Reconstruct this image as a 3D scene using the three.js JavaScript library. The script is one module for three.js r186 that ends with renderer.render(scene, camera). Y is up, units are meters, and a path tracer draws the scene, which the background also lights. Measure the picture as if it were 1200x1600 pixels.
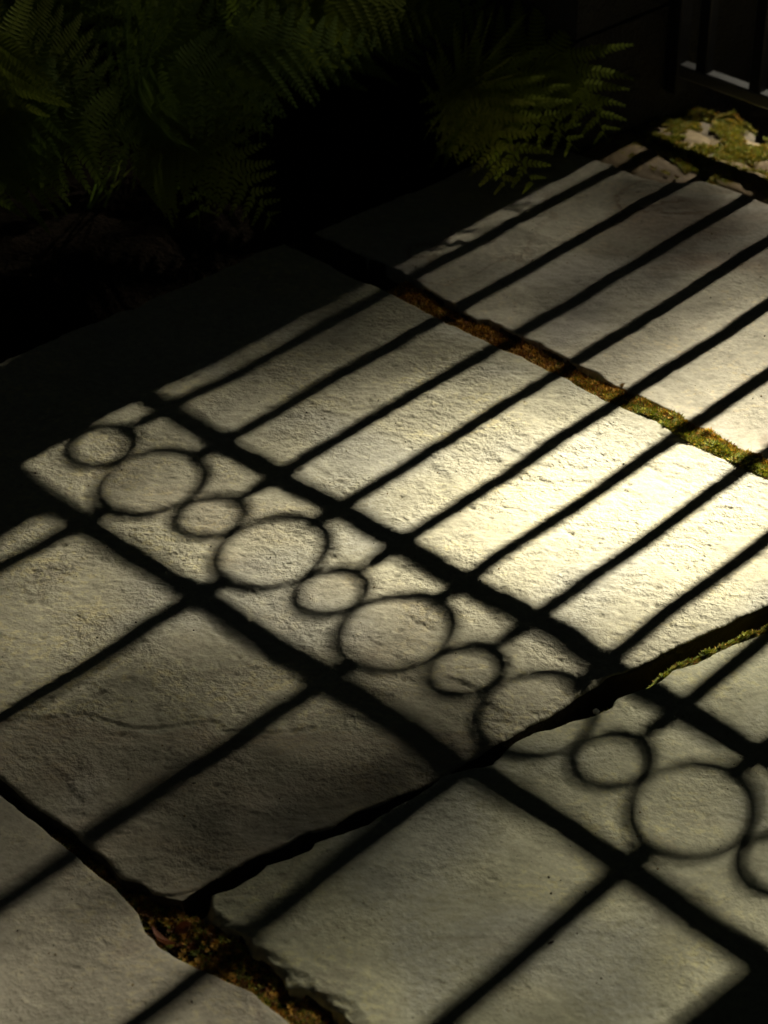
import * as THREE from 'three';
import { mergeGeometries, mergeVertices } from 'three/addons/utils/BufferGeometryUtils.js';

// ------------------------------------------------------------------ camera, sky, sun, exposure
// The gate stands in the plane z = 0, the garden path runs from it along +z; x is along the gate.
const scene = new THREE.Scene();
const camera = new THREE.PerspectiveCamera(25.05, 0.75, 0.05, 600);
camera.position.set(1.4863, 1.1661, 2.1117);
camera.rotation.set(-0.58943, 0.78438, 0.0041, 'YXZ');
camera.focus = 2.0;
camera.userData.fStop = 9;
scene.add(camera);

const SUN = new THREE.Vector3(-0.0819, 1, -1.1986).normalize();
{
  // deep shade under old trees: a dim, even sky
  const W = 64, H = 32, data = new Float32Array(W * H * 4);
  for (let r = 0; r < H; r++) for (let c = 0; c < W; c++) {
    const up = Math.max(0, ((r + 0.5) / H - 0.5) * 2), k = (r * W + c) * 4;
    data[k] = 0.0009 + 0.0002 * (1 - up); data[k + 1] = 0.0011 + 0.0002 * (1 - up); data[k + 2] = 0.0011; data[k + 3] = 1;
  }
  const sky = new THREE.DataTexture(data, W, H, THREE.RGBAFormat, THREE.FloatType);
  sky.mapping = THREE.EquirectangularReflectionMapping;
  sky.magFilter = THREE.LinearFilter; sky.needsUpdate = true;
  scene.background = sky; scene.environment = sky;
}
const sun = new THREE.DirectionalLight(new THREE.Color().setRGB(1, 0.92, 0.70), 5);
sun.position.copy(SUN).multiplyScalar(40);
sun.castShadow = true; sun.shadow.radius = 1.1;
sun.shadow.mapSize.set(4096, 4096);
Object.assign(sun.shadow.camera, { left: -8, right: 8, top: 8, bottom: -8, near: 1, far: 80 });
scene.add(sun); scene.add(sun.target);
const renderer = new THREE.WebGLRenderer({ antialias: true });
renderer.shadowMap.enabled = true;
renderer.toneMapping = THREE.LinearToneMapping;
renderer.toneMappingExposure = 5.2;

// ------------------------------------------------------------------ helpers
function rng(seed) { let a = seed >>> 0; return () => { a = (a + 0x6D2B79F5) | 0; let t = Math.imul(a ^ (a >>> 15), 1 | a); t = (t + Math.imul(t ^ (t >>> 7), 61 | t)) ^ t; return ((t ^ (t >>> 14)) >>> 0) / 4294967296; }; }
const GX = new Float32Array(256), GY = new Float32Array(256), PERM = new Uint8Array(512);
{
  const r = rng(77), p = [...Array(256).keys()];
  for (let i = 255; i > 0; i--) { const j = Math.floor(r() * (i + 1)); [p[i], p[j]] = [p[j], p[i]]; }
  for (let i = 0; i < 512; i++) PERM[i] = p[i & 255];
  for (let i = 0; i < 256; i++) { const a = r() * Math.PI * 2; GX[i] = Math.cos(a); GY[i] = Math.sin(a); }
}
function noise(x, y) {      // gradient noise, about -0.7 .. 0.7, repeats every 256
  const xf = Math.floor(x), yf = Math.floor(y), fx = x - xf, fy = y - yf, X = xf & 255, Y = yf & 255, X1 = (X + 1) & 255, Y1 = (Y + 1) & 255;
  const u = fx * fx * fx * (fx * (fx * 6 - 15) + 10), v = fy * fy * fy * (fy * (fy * 6 - 15) + 10);
  const a = PERM[X + PERM[Y]], b = PERM[X1 + PERM[Y]], c = PERM[X + PERM[Y1]], d = PERM[X1 + PERM[Y1]];
  const n0 = GX[a] * fx + GY[a] * fy, n1 = GX[b] * (fx - 1) + GY[b] * fy, n2 = GX[c] * fx + GY[c] * (fy - 1), n3 = GX[d] * (fx - 1) + GY[d] * (fy - 1);
  const p = n0 + u * (n1 - n0), q = n2 + u * (n3 - n2);
  return p + v * (q - p);
}
function noiseP(x, y, px, py) {      // the same with its own periods
  const xf = Math.floor(x), yf = Math.floor(y), fx = x - xf, fy = y - yf, X = ((xf % px) + px) % px, Y = ((yf % py) + py) % py, X1 = (X + 1) % px, Y1 = (Y + 1) % py;
  const u = fx * fx * fx * (fx * (fx * 6 - 15) + 10), v = fy * fy * fy * (fy * (fy * 6 - 15) + 10), h = (a, b) => PERM[(a & 255) + PERM[(b + (a >> 8) * 7) & 255]];
  const a = h(X, Y), b = h(X1, Y), c = h(X, Y1), d = h(X1, Y1);
  const n0 = GX[a] * fx + GY[a] * fy, n1 = GX[b] * (fx - 1) + GY[b] * fy, n2 = GX[c] * fx + GY[c] * (fy - 1), n3 = GX[d] * (fx - 1) + GY[d] * (fy - 1);
  const p = n0 + u * (n1 - n0), q = n2 + u * (n3 - n2);
  return p + v * (q - p);
}
function fbm(x, y, o) { let s = 0, a = 1; for (let i = 0; i < o; i++) { s += a * noise(x, y); x = x * 2.03 + 17.7; y = y * 2.03 + 9.2; a *= 0.5; } return s; }
const smooth = (a, b, x) => { const t = Math.min(1, Math.max(0, (x - a) / (b - a))); return t * t * (3 - 2 * t); };
const lerp = (a, b, t) => a + (b - a) * t;
const srgb = (l) => 255 * (l <= 0.0031308 ? 12.92 * l : 1.055 * Math.pow(l, 1 / 2.4) - 0.055);
const lin = (r, g, b) => new THREE.Color().setRGB(r, g, b);
function segDist(px, pz, line) {           // distance to a polyline, signed by side
  let best = 1e9, side = 1;
  for (let i = 0; i + 1 < line.length; i++) {
    const [ax, az] = line[i], [bx, bz] = line[i + 1], dx = bx - ax, dz = bz - az;
    const t = Math.min(1, Math.max(0, ((px - ax) * dx + (pz - az) * dz) / (dx * dx + dz * dz)));
    const ex = px - ax - t * dx, ez = pz - az - t * dz, d = Math.hypot(ex, ez);
    if (d < best) { best = d; side = Math.sign(dx * ez - dz * ex) || 1; }
  }
  return [best, side];
}
function shade(o) { o.traverse((m) => { if (m.isMesh) { m.castShadow = true; m.receiveShadow = true; } }); return o; }
const used = {};
function numbered(n) { const k = used[n] = (used[n] ?? -1) + 1; return k ? n + '_' + String(k).padStart(3, '0') : n; }
function thing(name, label, category, x = 0, y = 0, z = 0, group) {
  const o = new THREE.Group(); o.name = numbered(name); o.position.set(x, y, z); o.userData = { label, category };
  if (group) o.userData.group = group;
  scene.add(o); return o;
}
function part(name, geo, mat, parent) { const m = new THREE.Mesh(geo, mat); m.name = name; m.castShadow = m.receiveShadow = true; parent.add(m); return m; }
function tag(o, label, category, group, kind) { o.userData = { ...o.userData, label, category }; if (group) o.userData.group = group; if (kind) o.userData.kind = kind; return o; }
function structure(o, name, label) { o.name = name; o.userData = { kind: 'structure', label, category: 'ground' }; scene.add(o); return o; }

// ------------------------------------------------------------------ textures
function bytesTexture(n, fill, colour) {
  const d = new Uint8Array(n * n * 4);
  const px = [0, 0, 0];
  for (let j = 0; j < n; j++) for (let i = 0; i < n; i++) {
    fill(i / n, j / n, px); const k = (j * n + i) * 4;
    for (let c = 0; c < 3; c++) d[k + c] = Math.max(0, Math.min(255, colour ? srgb(Math.max(0, px[c])) : px[c] * 255));
    d[k + 3] = 255;
  }
  const t = new THREE.DataTexture(d, n, n); t.wrapS = t.wrapT = THREE.RepeatWrapping;
  t.magFilter = THREE.LinearFilter; t.minFilter = THREE.LinearMipmapLinearFilter; t.generateMipmaps = true; t.anisotropy = 8;
  if (colour) t.colorSpace = THREE.SRGBColorSpace;
  t.needsUpdate = true; return t;
}
// fine riven grain of the flagstones, tile of 0.64 m (noise periods chosen to wrap)
const grainBump = bytesTexture(2048, (u, v, p) => {
  const a = u - v, b = u + v, w = 0.4 * noiseP(u * 24, v * 24, 24, 24), g = (n, m, o) => noiseP(a * n + w + o, b * m - w, n, m);
  let h = 0.5 + 0.24 * g(34, 48, 0) + 0.24 * noiseP(u * 110 + w, v * 120, 110, 120) + 0.14 * g(64, 96, 3.3) + 0.20 * noiseP(u * 230, v * 220, 230, 220) + 0.15 * noiseP(u * 500, v * 500, 500, 500);
  const pit = noiseP(u * 64 + 3, v * 64, 64, 64) + 0.3 * g(60, 90, 9); if (pit > 0.38) h -= (pit - 0.38) * 1.6;
  const amp = 0.45 + 0.9 * smooth(-0.4, 0.4, noiseP(u * 8, v * 8, 8, 8) + 0.6 * noiseP(u * 16, v * 16, 16, 16));
  p[0] = p[1] = p[2] = 0.5 + (h - 0.5) * amp;
}, false);

// colour of a flagstone: mineral mottling, ochre staining, pale and dark grains
function stoneColour(n, seed, size, pal, origin = [0, 0]) {
  const ox = seed * 13.7, oy = seed * 7.1;
  return bytesTexture(n, (u, v, p) => {
    const x = u * size, y = v * size;
    const wx = x + 0.03 * noise(x * 9 + ox, y * 9 + oy), wy = y + 0.03 * noise(x * 9 + 40 + ox, y * 9 + oy), a = (wx - wy) * 0.71, b = (wx + wy) * 0.71;
    const big = fbm(wx * 4 + ox, wy * 4 + oy, 3), mid = fbm(a * 17 + oy, b * 30 + ox, 3), fine = noise(a * 115 + ox, b * 165) + 0.8 * noise(x * 300, y * 300 + oy), dust = noise(x * 700, y * 700 + 5);
    const ochre = smooth(0.0, 0.5, big * 0.16 + mid * 0.42 + fine * 0.7 + pal.ochreBias), grey = smooth(0.0, 0.5, fbm(wx * 6 + 90 + ox, wy * 5 + oy, 3) + 0.3 * fine);
    const stain = smooth(0.25, 0.75, fbm(wx * 3.1 + 51 + ox, wy * 3.1 + oy, 3) + 0.2 * mid) * pal.stainAmount;
    const vein = smooth(0.045, 0.0, Math.abs(fbm(wx * 7 + 7 + ox, wy * 5 + 31 + oy, 3) + 0.05 * fine)) * smooth(0.05, 0.4, big + 0.15) * (pal.vein ?? 0.25);
    const tone = 1 + 0.24 * fine + 0.12 * mid + 0.12 * dust;
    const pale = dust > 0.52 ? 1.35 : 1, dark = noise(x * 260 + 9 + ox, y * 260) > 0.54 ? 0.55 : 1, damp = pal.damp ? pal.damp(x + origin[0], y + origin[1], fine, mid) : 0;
    for (let c = 0; c < 3; c++) {
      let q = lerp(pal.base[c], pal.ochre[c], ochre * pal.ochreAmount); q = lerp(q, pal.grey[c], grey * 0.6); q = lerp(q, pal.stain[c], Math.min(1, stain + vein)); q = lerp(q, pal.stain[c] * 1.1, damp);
      p[c] = q * tone * pale * dark;
    }
  }, true);
}

// ------------------------------------------------------------------ flagstones
function at(line, t, key) {     // point on a boundary polyline at fraction t of its span along x (key 0) or z (key 1)
  const a = line[0][key], b = line[line.length - 1][key], q = a + (b - a) * t;
  for (let i = 0; i + 1 < line.length; i++) {
    const p = line[i], n = line[i + 1];
    if (q <= n[key] + 1e-9 || i + 2 === line.length) { const f = (q - p[key]) / ((n[key] - p[key]) || 1e-9); return [p[0] + (n[0] - p[0]) * f, p[1] + (n[1] - p[1]) * f]; }
  }
  return line[line.length - 1];
}
function params(len, step) {        // grid fractions, closer together at both rims
  const rim = [0, 0.0007, 0.0016, 0.0028, 0.0044, 0.0064], a = rim.slice(), n = Math.round((len - 0.02) / step);
  for (let i = 0; i <= n; i++) a.push(0.009 + (len - 0.018) * i / n);
  for (let i = rim.length - 1; i >= 0; i--) a.push(len - rim[i]);
  return a.map((d) => d / len);
}
const mono = (line, key) => { const o = [line[0]]; for (const p of line.slice(1)) if (p[key] > o[o.length - 1][key] + 1e-4) o.push(p); return o; };
function flagstone({ north, south, west, east, step, seed, tilt = () => 0, relief = 1, rim = 0.0035, chip = 0.35, extra, texSize, origin, thick = 0.055 }) {
  north = mono(north, 0); south = mono(south, 0); west = mono(west, 1); east = mono(east, 1);
  const lx = Math.abs(south[south.length - 1][0] - south[0][0]), lz = Math.abs(west[west.length - 1][1] - west[0][1]);
  const us = params(lx, step), vs = params(lz, step), nu = us.length, nv = vs.length, s = seed * 31.7;
  const jag = (x, z) => 0.0006 * fbm(x * 60 + s, z * 60, 3) + 0.0012 * noise(x * 16 + s, z * 16 + 3);
  const pos = [], uv = [], idx = [];
  const N0 = at(north, 0, 0), N1 = at(north, 1, 0), S0 = at(south, 0, 0), S1 = at(south, 1, 0);
  const raw = (x, z, d) => {
    const wx = x + 0.05 * noise(x * 6 + s, z * 6), wz = z + 0.05 * noise(x * 6, z * 6 + s + 20);
    let h = relief * (0.0045 * noise(wx * 3.2 + s, wz * 3.2) + 0.0020 * fbm(wx * 8, wz * 8 + s, 3));
    const lay = 3.0 * fbm(wx * 4.0 + s + 7, wz * 7.5 + 2, 5) , k = Math.floor(lay), f = lay - k;       // cleft layers
    h += relief * 0.0014 * (k + smooth(0.0, 0.09, f));
    const ax = (wx - wz) * 0.71, az = (wx + wz) * 0.71, lay2 = 2.6 * fbm(ax * 11 + s, az * 26 + 5, 4), k2 = Math.floor(lay2);   // thin flakes
    h += relief * 0.0008 * (k2 + smooth(0.0, 0.16, lay2 - k2));
    const rough = 0.35 + 1.5 * smooth(-0.35, 0.45, fbm(wx * 7 + 60 + s, wz * 7, 3));
    h += relief * rough * (0.0007 * noise(ax * 38 + s, az * 56) + 0.0006 * noise(ax * 85 + s, az * 110) + 0.0004 * noise(x * 190, z * 190 + s));
    const pit = noise(x * 120 + s, z * 90 + 8); if (pit > 0.40) h -= relief * (pit - 0.40) * 0.016;
    const r = rim * (0.55 + 1.1 * Math.abs(noise(x * 22 + s, z * 22)) * 2);
    if (d < r) { const q = 1 - d / r; h -= r * 0.8 * (1 - Math.sqrt(Math.max(0, 1 - q * q))); }
    const c = 0.016 * chip * Math.max(0, fbm(x * 27 + s + 3, z * 27, 3) - 0.12); if (d < c) h -= 0.011 * smooth(0, 1, 1 - d / c) + 0.002;
    return h;
  };
  let mean = 0; for (let i = 0; i < 400; i++) mean += raw(lerp(S0[0], S1[0], (i % 20 + 0.5) / 20), lerp(N0[1], S0[1], (Math.floor(i / 20) + 0.5) / 20), 1) / 400;
  const height = (x, z, d) => raw(x, z, d) - mean + tilt(x, z) + (extra ? extra(x, z) : 0);
  for (let j = 0; j < nv; j++) for (let i = 0; i < nu; i++) {
    const a = us[i], b = vs[j], n = at(north, a, 0), o = at(south, a, 0), w = at(west, b, 1), e = at(east, b, 1);
    const x0 = (1 - b) * n[0] + b * o[0] + (1 - a) * w[0] + a * e[0] - ((1 - a) * (1 - b) * N0[0] + a * (1 - b) * N1[0] + (1 - a) * b * S0[0] + a * b * S1[0]);
    const z0 = (1 - b) * n[1] + b * o[1] + (1 - a) * w[1] + a * e[1] - ((1 - a) * (1 - b) * N0[1] + a * (1 - b) * N1[1] + (1 - a) * b * S0[1] + a * b * S1[1]);
    const dx = Math.min(a, 1 - a) * lx, dz = Math.min(b, 1 - b) * lz, d = Math.min(dx, dz);
    const f = Math.exp(-d / 0.006), x = x0 + f * jag(x0, z0), z = z0 + f * jag(z0 + 5, x0 + 9);
    const q = dx < 0.02 && dz < 0.02 ? Math.max(0, 0.02 - Math.hypot(0.02 - dx, 0.02 - dz)) : d;     // rounded corners
    pos.push(x, height(x, z, q), z); uv.push((x - origin[0]) / texSize, (z - origin[1]) / texSize);
  }
  for (let j = 0; j + 1 < nv; j++) for (let i = 0; i + 1 < nu; i++) { const p = j * nu + i; idx.push(p, p + nu, p + 1, p + 1, p + nu, p + nu + 1); }
  const ring = [];
  for (let i = 0; i < nu; i++) ring.push(i);
  for (let j = 1; j < nv; j++) ring.push(j * nu + nu - 1);
  for (let i = nu - 2; i >= 0; i--) ring.push((nv - 1) * nu + i);
  for (let j = nv - 2; j > 0; j--) ring.push(j * nu);
  const cx = (N0[0] + S1[0]) / 2, cz = (N0[1] + S1[1]) / 2;
  let prev = ring; const topCount = idx.length;
  for (const [dep, inn] of [[0.006, 0.1], [0.014, 1], [0.026, 0.6], [thick, 1.6]]) {
    const cur = [];
    for (const r of ring) {
      const x = pos[r * 3], y = pos[r * 3 + 1], z = pos[r * 3 + 2], m = inn * 0.003 + 0.0008 * noise(x * 20 + dep * 300 + s, z * 20), l = Math.hypot(cx - x, cz - z);
      cur.push(pos.length / 3); pos.push(x + (cx - x) / l * m, y - dep * (1 + 0.3 * noise(x * 30, z * 30)), z + (cz - z) / l * m);
      uv.push((x - origin[0] + dep) / texSize, (z - origin[1] + dep * 0.7) / texSize);
    }
    for (let i = 0; i < ring.length; i++) { const k = (i + 1) % ring.length; idx.push(prev[i], prev[k], cur[i], prev[k], cur[k], cur[i]); }
    prev = cur;
  }
  const g = new THREE.BufferGeometry();
  g.setAttribute('position', new THREE.Float32BufferAttribute(pos, 3)); g.setAttribute('uv', new THREE.Float32BufferAttribute(uv, 2));
  g.setIndex(idx); g.computeVertexNormals(); g.addGroup(0, topCount, 0); g.addGroup(topCount, idx.length - topCount, 1);
  return { g, height };
}
function stoneMaterial(tex, texSize, bump = 0.0011, rough = 0.86) {
  const b = grainBump.clone(); b.repeat.set(texSize / 0.64, texSize / 0.64); b.needsUpdate = true;
  return new THREE.MeshStandardMaterial({ map: tex, bumpMap: b, bumpScale: bump, roughness: rough, metalness: 0 });
}
const buried = new THREE.MeshStandardMaterial({ color: lin(0.055, 0.042, 0.028), roughness: 1, bumpMap: grainBump, bumpScale: 0.003 });   // soil-caked sides of the stones
const umberEdge = [[0.16, 1.345], [0.25, 1.30], [0.272, 1.286], [0.29, 1.255], [0.305, 1.247], [0.332, 1.24], [0.351, 1.219], [0.368, 1.186], [0.384, 1.187], [0.416, 1.161], [0.441, 1.121], [0.50, 1.06], [0.56, 1.03]];
const PAL = {
  main: { base: [0.365, 0.345, 0.265], ochre: [0.435, 0.385, 0.23], grey: [0.335, 0.33, 0.30], stain: [0.16, 0.125, 0.10], ochreAmount: 0.75, ochreBias: -0.04, stainAmount: 0.5, vein: 0.22,
    // the lower corner is a darker purplish brown, up to the flaked edge
    damp: (x, z, fine, mid) => { const [d, sd] = segDist(x + 0.01 * mid, z + 0.01 * mid, umberEdge); return (sd > 0 ? smooth(0, 0.012, d + 0.004 * fine) : 0) * (0.45 + 0.3 * mid + 0.12 * fine); } },
  far: { base: [0.35, 0.325, 0.265], ochre: [0.43, 0.335, 0.20], grey: [0.33, 0.31, 0.295], stain: [0.15, 0.105, 0.075], ochreAmount: 0.45, ochreBias: -0.1, stainAmount: 0.7, vein: 0.5 },
  near: { base: [0.295, 0.29, 0.21], ochre: [0.34, 0.315, 0.18], grey: [0.25, 0.255, 0.235], stain: [0.19, 0.15, 0.11], ochreAmount: 0.75, ochreBias: -0.06, stainAmount: 0.55, vein: 0.22 },
  left: { base: [0.315, 0.29, 0.235], ochre: [0.36, 0.31, 0.20], grey: [0.30, 0.285, 0.25], stain: [0.22, 0.16, 0.125], ochreAmount: 0.7, ochreBias: -0.05, stainAmount: 0.55, vein: 0.3 },
};
const paving = structure(new THREE.Group(), 'garden_path', 'riven flagstone path leading away from the iron gate');

const crackLines = [
  { l: [[0.371, 0.972], [0.39, 0.974], [0.412, 0.974]], deep: 0.0024, wide: 0.0013, drop: 0.0010, reach: 0.03 },
  { l: [[0.459, 1.014], [0.472, 1.009], [0.494, 1.009], [0.513, 1.014], [0.536, 1.013], [0.552, 1.011]], deep: 0.0018, wide: 0.0013, drop: 0.0012, reach: 0.05 },
  { l: [[0.25, 1.30], [0.272, 1.286], [0.29, 1.255], [0.305, 1.247], [0.332, 1.24], [0.351, 1.219], [0.368, 1.186], [0.384, 1.187], [0.416, 1.161], [0.441, 1.121]], deep: 0.0010, wide: 0.0014, drop: 0.0016, reach: 0.07 },
  { l: [[0.338, 1.309], [0.358, 1.322], [0.381, 1.327]], deep: 0.0014, wide: 0.0014, drop: 0.0014, reach: 0.03 },
];
function cracks(x, z) {
  let h = 0;
  const jx = x + 0.004 * noise(x * 60, z * 60) + 0.0015 * noise(x * 190, z * 190), jz = z + 0.004 * noise(x * 60 + 9, z * 60) + 0.0015 * noise(x * 190 + 4, z * 190);
  for (const c of crackLines) {
    const [d, side] = segDist(jx, jz, c.l);
    if (d > c.reach) continue;
    const a = c.l[0], b = c.l[c.l.length - 1], mx = (a[0] + b[0]) / 2, mz = (a[1] + b[1]) / 2, half = Math.hypot(a[0] - b[0], a[1] - b[1]) / 2;
    const fade = 1 - smooth(half * 0.75, half * 1.1, Math.hypot(x - mx, z - mz));
    h -= c.deep * fade * smooth(-0.25, 0.25, noise(x * 24 + 3, z * 24)) * Math.exp(-((d / c.wide) ** 2));
    if (side * Math.sign(c.drop) > 0) h -= Math.abs(c.drop) * fade * (1 - d / c.reach);
  }
  return h;
}
const Amain = [[-0.20, 0.580], [-0.104, 0.578], [-0.028, 0.577], [0.052, 0.581], [0.123, 0.58], [0.15, 0.576], [0.198, 0.577], [0.227, 0.58], [0.286, 0.582], [0.315, 0.578], [0.373, 0.586], [0.433, 0.584], [0.466, 0.584], [0.54, 0.587], [0.612, 0.583]];
const Afar = [[-0.20, 0.535], [-0.091, 0.533], [-0.006, 0.545], [0.068, 0.555], [0.077, 0.547], [0.112, 0.549], [0.146, 0.547], [0.181, 0.548], [0.212, 0.554], [0.272, 0.555], [0.312, 0.555], [0.351, 0.558], [0.391, 0.559], [0.447, 0.559], [0.55, 0.556], [0.66, 0.56]];
const Cmain = [[0.612, 0.583], [0.60, 0.66], [0.588, 0.744], [0.583, 0.782], [0.578, 0.819], [0.57, 0.852], [0.566, 0.888], [0.555, 0.917], [0.554, 0.955], [0.555, 0.988], [0.553, 1.008], [0.552, 1.038], [0.549, 1.068], [0.547, 1.099], [0.54, 1.134], [0.536, 1.158], [0.53, 1.18], [0.529, 1.206], [0.52, 1.231], [0.517, 1.254], [0.513, 1.283], [0.51, 1.311], [0.513, 1.339]];
const CLR = [[0.630, 0.583], [0.62, 0.68], [0.609, 0.771], [0.597, 0.826], [0.593, 0.855], [0.587, 0.873], [0.589, 0.895], [0.578, 0.932], [0.58, 0.946], [0.579, 0.964], [0.571, 0.979], [0.566, 1.001], [0.56, 1.013], [0.557, 1.032], [0.562, 1.056], [0.562, 1.067], [0.546, 1.105], [0.549, 1.14], [0.544, 1.166], [0.547, 1.186], [0.538, 1.208], [0.532, 1.229], [0.536, 1.237], [0.532, 1.255], [0.525, 1.271], [0.528, 1.283], [0.525, 1.306], [0.52, 1.32], [0.522, 1.337]];
const Bmain = [[-0.20, 1.345], [0.0, 1.35], [0.2, 1.348], [0.308, 1.351], [0.35, 1.353], [0.397, 1.35], [0.421, 1.351], [0.445, 1.352], [0.461, 1.356], [0.474, 1.349], [0.49, 1.35], [0.513, 1.339]];
const BLR = [[0.522, 1.337], [0.551, 1.335], [0.566, 1.33], [0.582, 1.336], [0.594, 1.335], [0.616, 1.338], [0.624, 1.343], [0.639, 1.336], [0.67, 1.335], [0.682, 1.338], [0.8, 1.34], [1.02, 1.338]];
const BLL = [[0.0, 1.362], [0.15, 1.36], [0.318, 1.359], [0.359, 1.36], [0.405, 1.362], [0.454, 1.362], [0.48, 1.365], [0.499, 1.369], [0.512, 1.375], [0.529, 1.377], [0.545, 1.378], [0.566, 1.373], [0.589, 1.369], [0.612, 1.363], [0.659, 1.364], [0.75, 1.362], [0.86, 1.363]];
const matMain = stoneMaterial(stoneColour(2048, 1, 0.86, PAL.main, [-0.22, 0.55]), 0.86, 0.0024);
const matFar = stoneMaterial(stoneColour(1536, 2, 0.92, PAL.far), 0.92, 0.0012);
const matNear = stoneMaterial(stoneColour(2048, 3, 0.86, PAL.near), 0.86, 0.0015);
const matLeft = stoneMaterial(stoneColour(1536, 4, 0.9, PAL.left), 0.9, 0.0015);
for (const p of Cmain) if (p[1] < 1.33 && p[1] > 0.6) p[0] -= 0.0005 + 0.003 * smooth(0.1, 0.04, Math.abs(p[1] - 1.05));
for (let i = 1; i < Cmain.length; i++) Cmain[i][0] = Math.min(Cmain[i][0], Cmain[i - 1][0] - 0.0004);
Bmain[Bmain.length - 1][0] = Cmain[Cmain.length - 1][0];
const sMain = flagstone({ north: Amain, south: Bmain, west: [[-0.20, 0.58], [-0.21, 0.95], [-0.20, 1.345]], east: Cmain, step: 0.0021, seed: 1, relief: 0.72, chip: 0, texSize: 0.86, origin: [-0.22, 0.55], extra: cracks,
  tilt: (x, z) => -0.007 * smooth(0.075, 0.0, 0.56 - x - 0.0) * smooth(0.82, 1.0, z) * smooth(1.2, 1.06, z) });
const sFar = flagstone({ north: [[-0.20, 0.19], [-0.078, 0.163], [-0.03, 0.169], [-0.004, 0.16], [0.022, 0.125], [0.066, 0.119], [0.105, 0.12], [0.3, 0.125], [0.66, 0.12]], south: Afar, west: [[-0.20, 0.19], [-0.19, 0.36], [-0.20, 0.535]], east: [[0.66, 0.12], [0.665, 0.3], [0.66, 0.56]], step: 0.003, seed: 2, relief: 0.6, texSize: 0.92, origin: [-0.22, 0.1], chip: 0.4 });
const sNear = flagstone({ north: [[0.630, 0.583], [0.75, 0.588], [0.9, 0.583], [1.02, 0.586]], south: BLR, west: CLR, east: [[1.02, 0.586], [1.015, 0.9], [1.02, 1.338]], step: 0.0023, seed: 3, relief: 0.42, rim: 0.0045, chip: 0.6, texSize: 0.86, origin: [0.48, 0.55],
  extra: (x, z) => { const w = fbm(x * 26 + 4, z * 26, 3), q = 1.338 - z + 0.010 * w, on = smooth(0.73, 0.66, x);     // flakes split off along the joint
    return -on * (0.0022 * smooth(0.012, 0.0105, q + 0.010 * noise(x * 38, 7) + 0.004 * noise(x * 120, 2)) + 0.0022 * smooth(0.005, 0.004, q + 0.006 * noise(x * 60 + 9, 3))); },
  tilt: (x, z) => -0.001 - 0.010 * (x - 0.58) });
const sLeft = flagstone({ north: BLL, south: [[0.0, 2.0], [0.4, 1.995], [0.86, 2.0]], west: [[0.0, 1.362], [-0.005, 1.7], [0.0, 2.0]], east: [[0.86, 1.363], [0.865, 1.7], [0.86, 2.0]], step: 0.0026, seed: 4, relief: 0.4, rim: 0.005, texSize: 0.9, origin: [-0.02, 1.34], tilt: () => -0.004 });
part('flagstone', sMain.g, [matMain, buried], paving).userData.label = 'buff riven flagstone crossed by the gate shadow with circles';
part('flagstone_001', sFar.g, [matFar, buried], paving).userData.label = 'pinkish grey flagstone nearest the gate';
part('flagstone_002', sNear.g, [matNear, buried], paving).userData.label = 'olive grey flagstone with a chipped corner in the foreground';
part('flagstone_003', sLeft.g, [matLeft, buried], paving).userData.label = 'tan flagstone beside the soil-filled joint in the foreground';
{ // the path goes on past the edges of the picture
  const row = (k, x0, x1, z0, z1, m, seed) => part('flagstone_' + String(k).padStart(3, '0'), flagstone({ north: [[x0, z0], [x1, z0]], south: [[x0, z1], [x1, z1]], west: [[x0, z0], [x0, z1]], east: [[x1, z0], [x1, z1]], step: 0.008, seed, relief: 0.6, texSize: 0.9, origin: [x0, z0] }).g, [m, buried], paving);
  row(4, 0.68, 1.02, 0.125, 0.558, matFar, 5);
  row(5, 0.885, 1.04, 1.365, 2.0, matNear, 6);
  row(6, -0.20, -0.025, 1.365, 2.0, matMain, 7);
  row(7, -0.2, 0.45, 2.025, 2.6, matNear, 8);
  row(8, 0.475, 1.03, 2.025, 2.6, matMain, 9);
}

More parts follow.
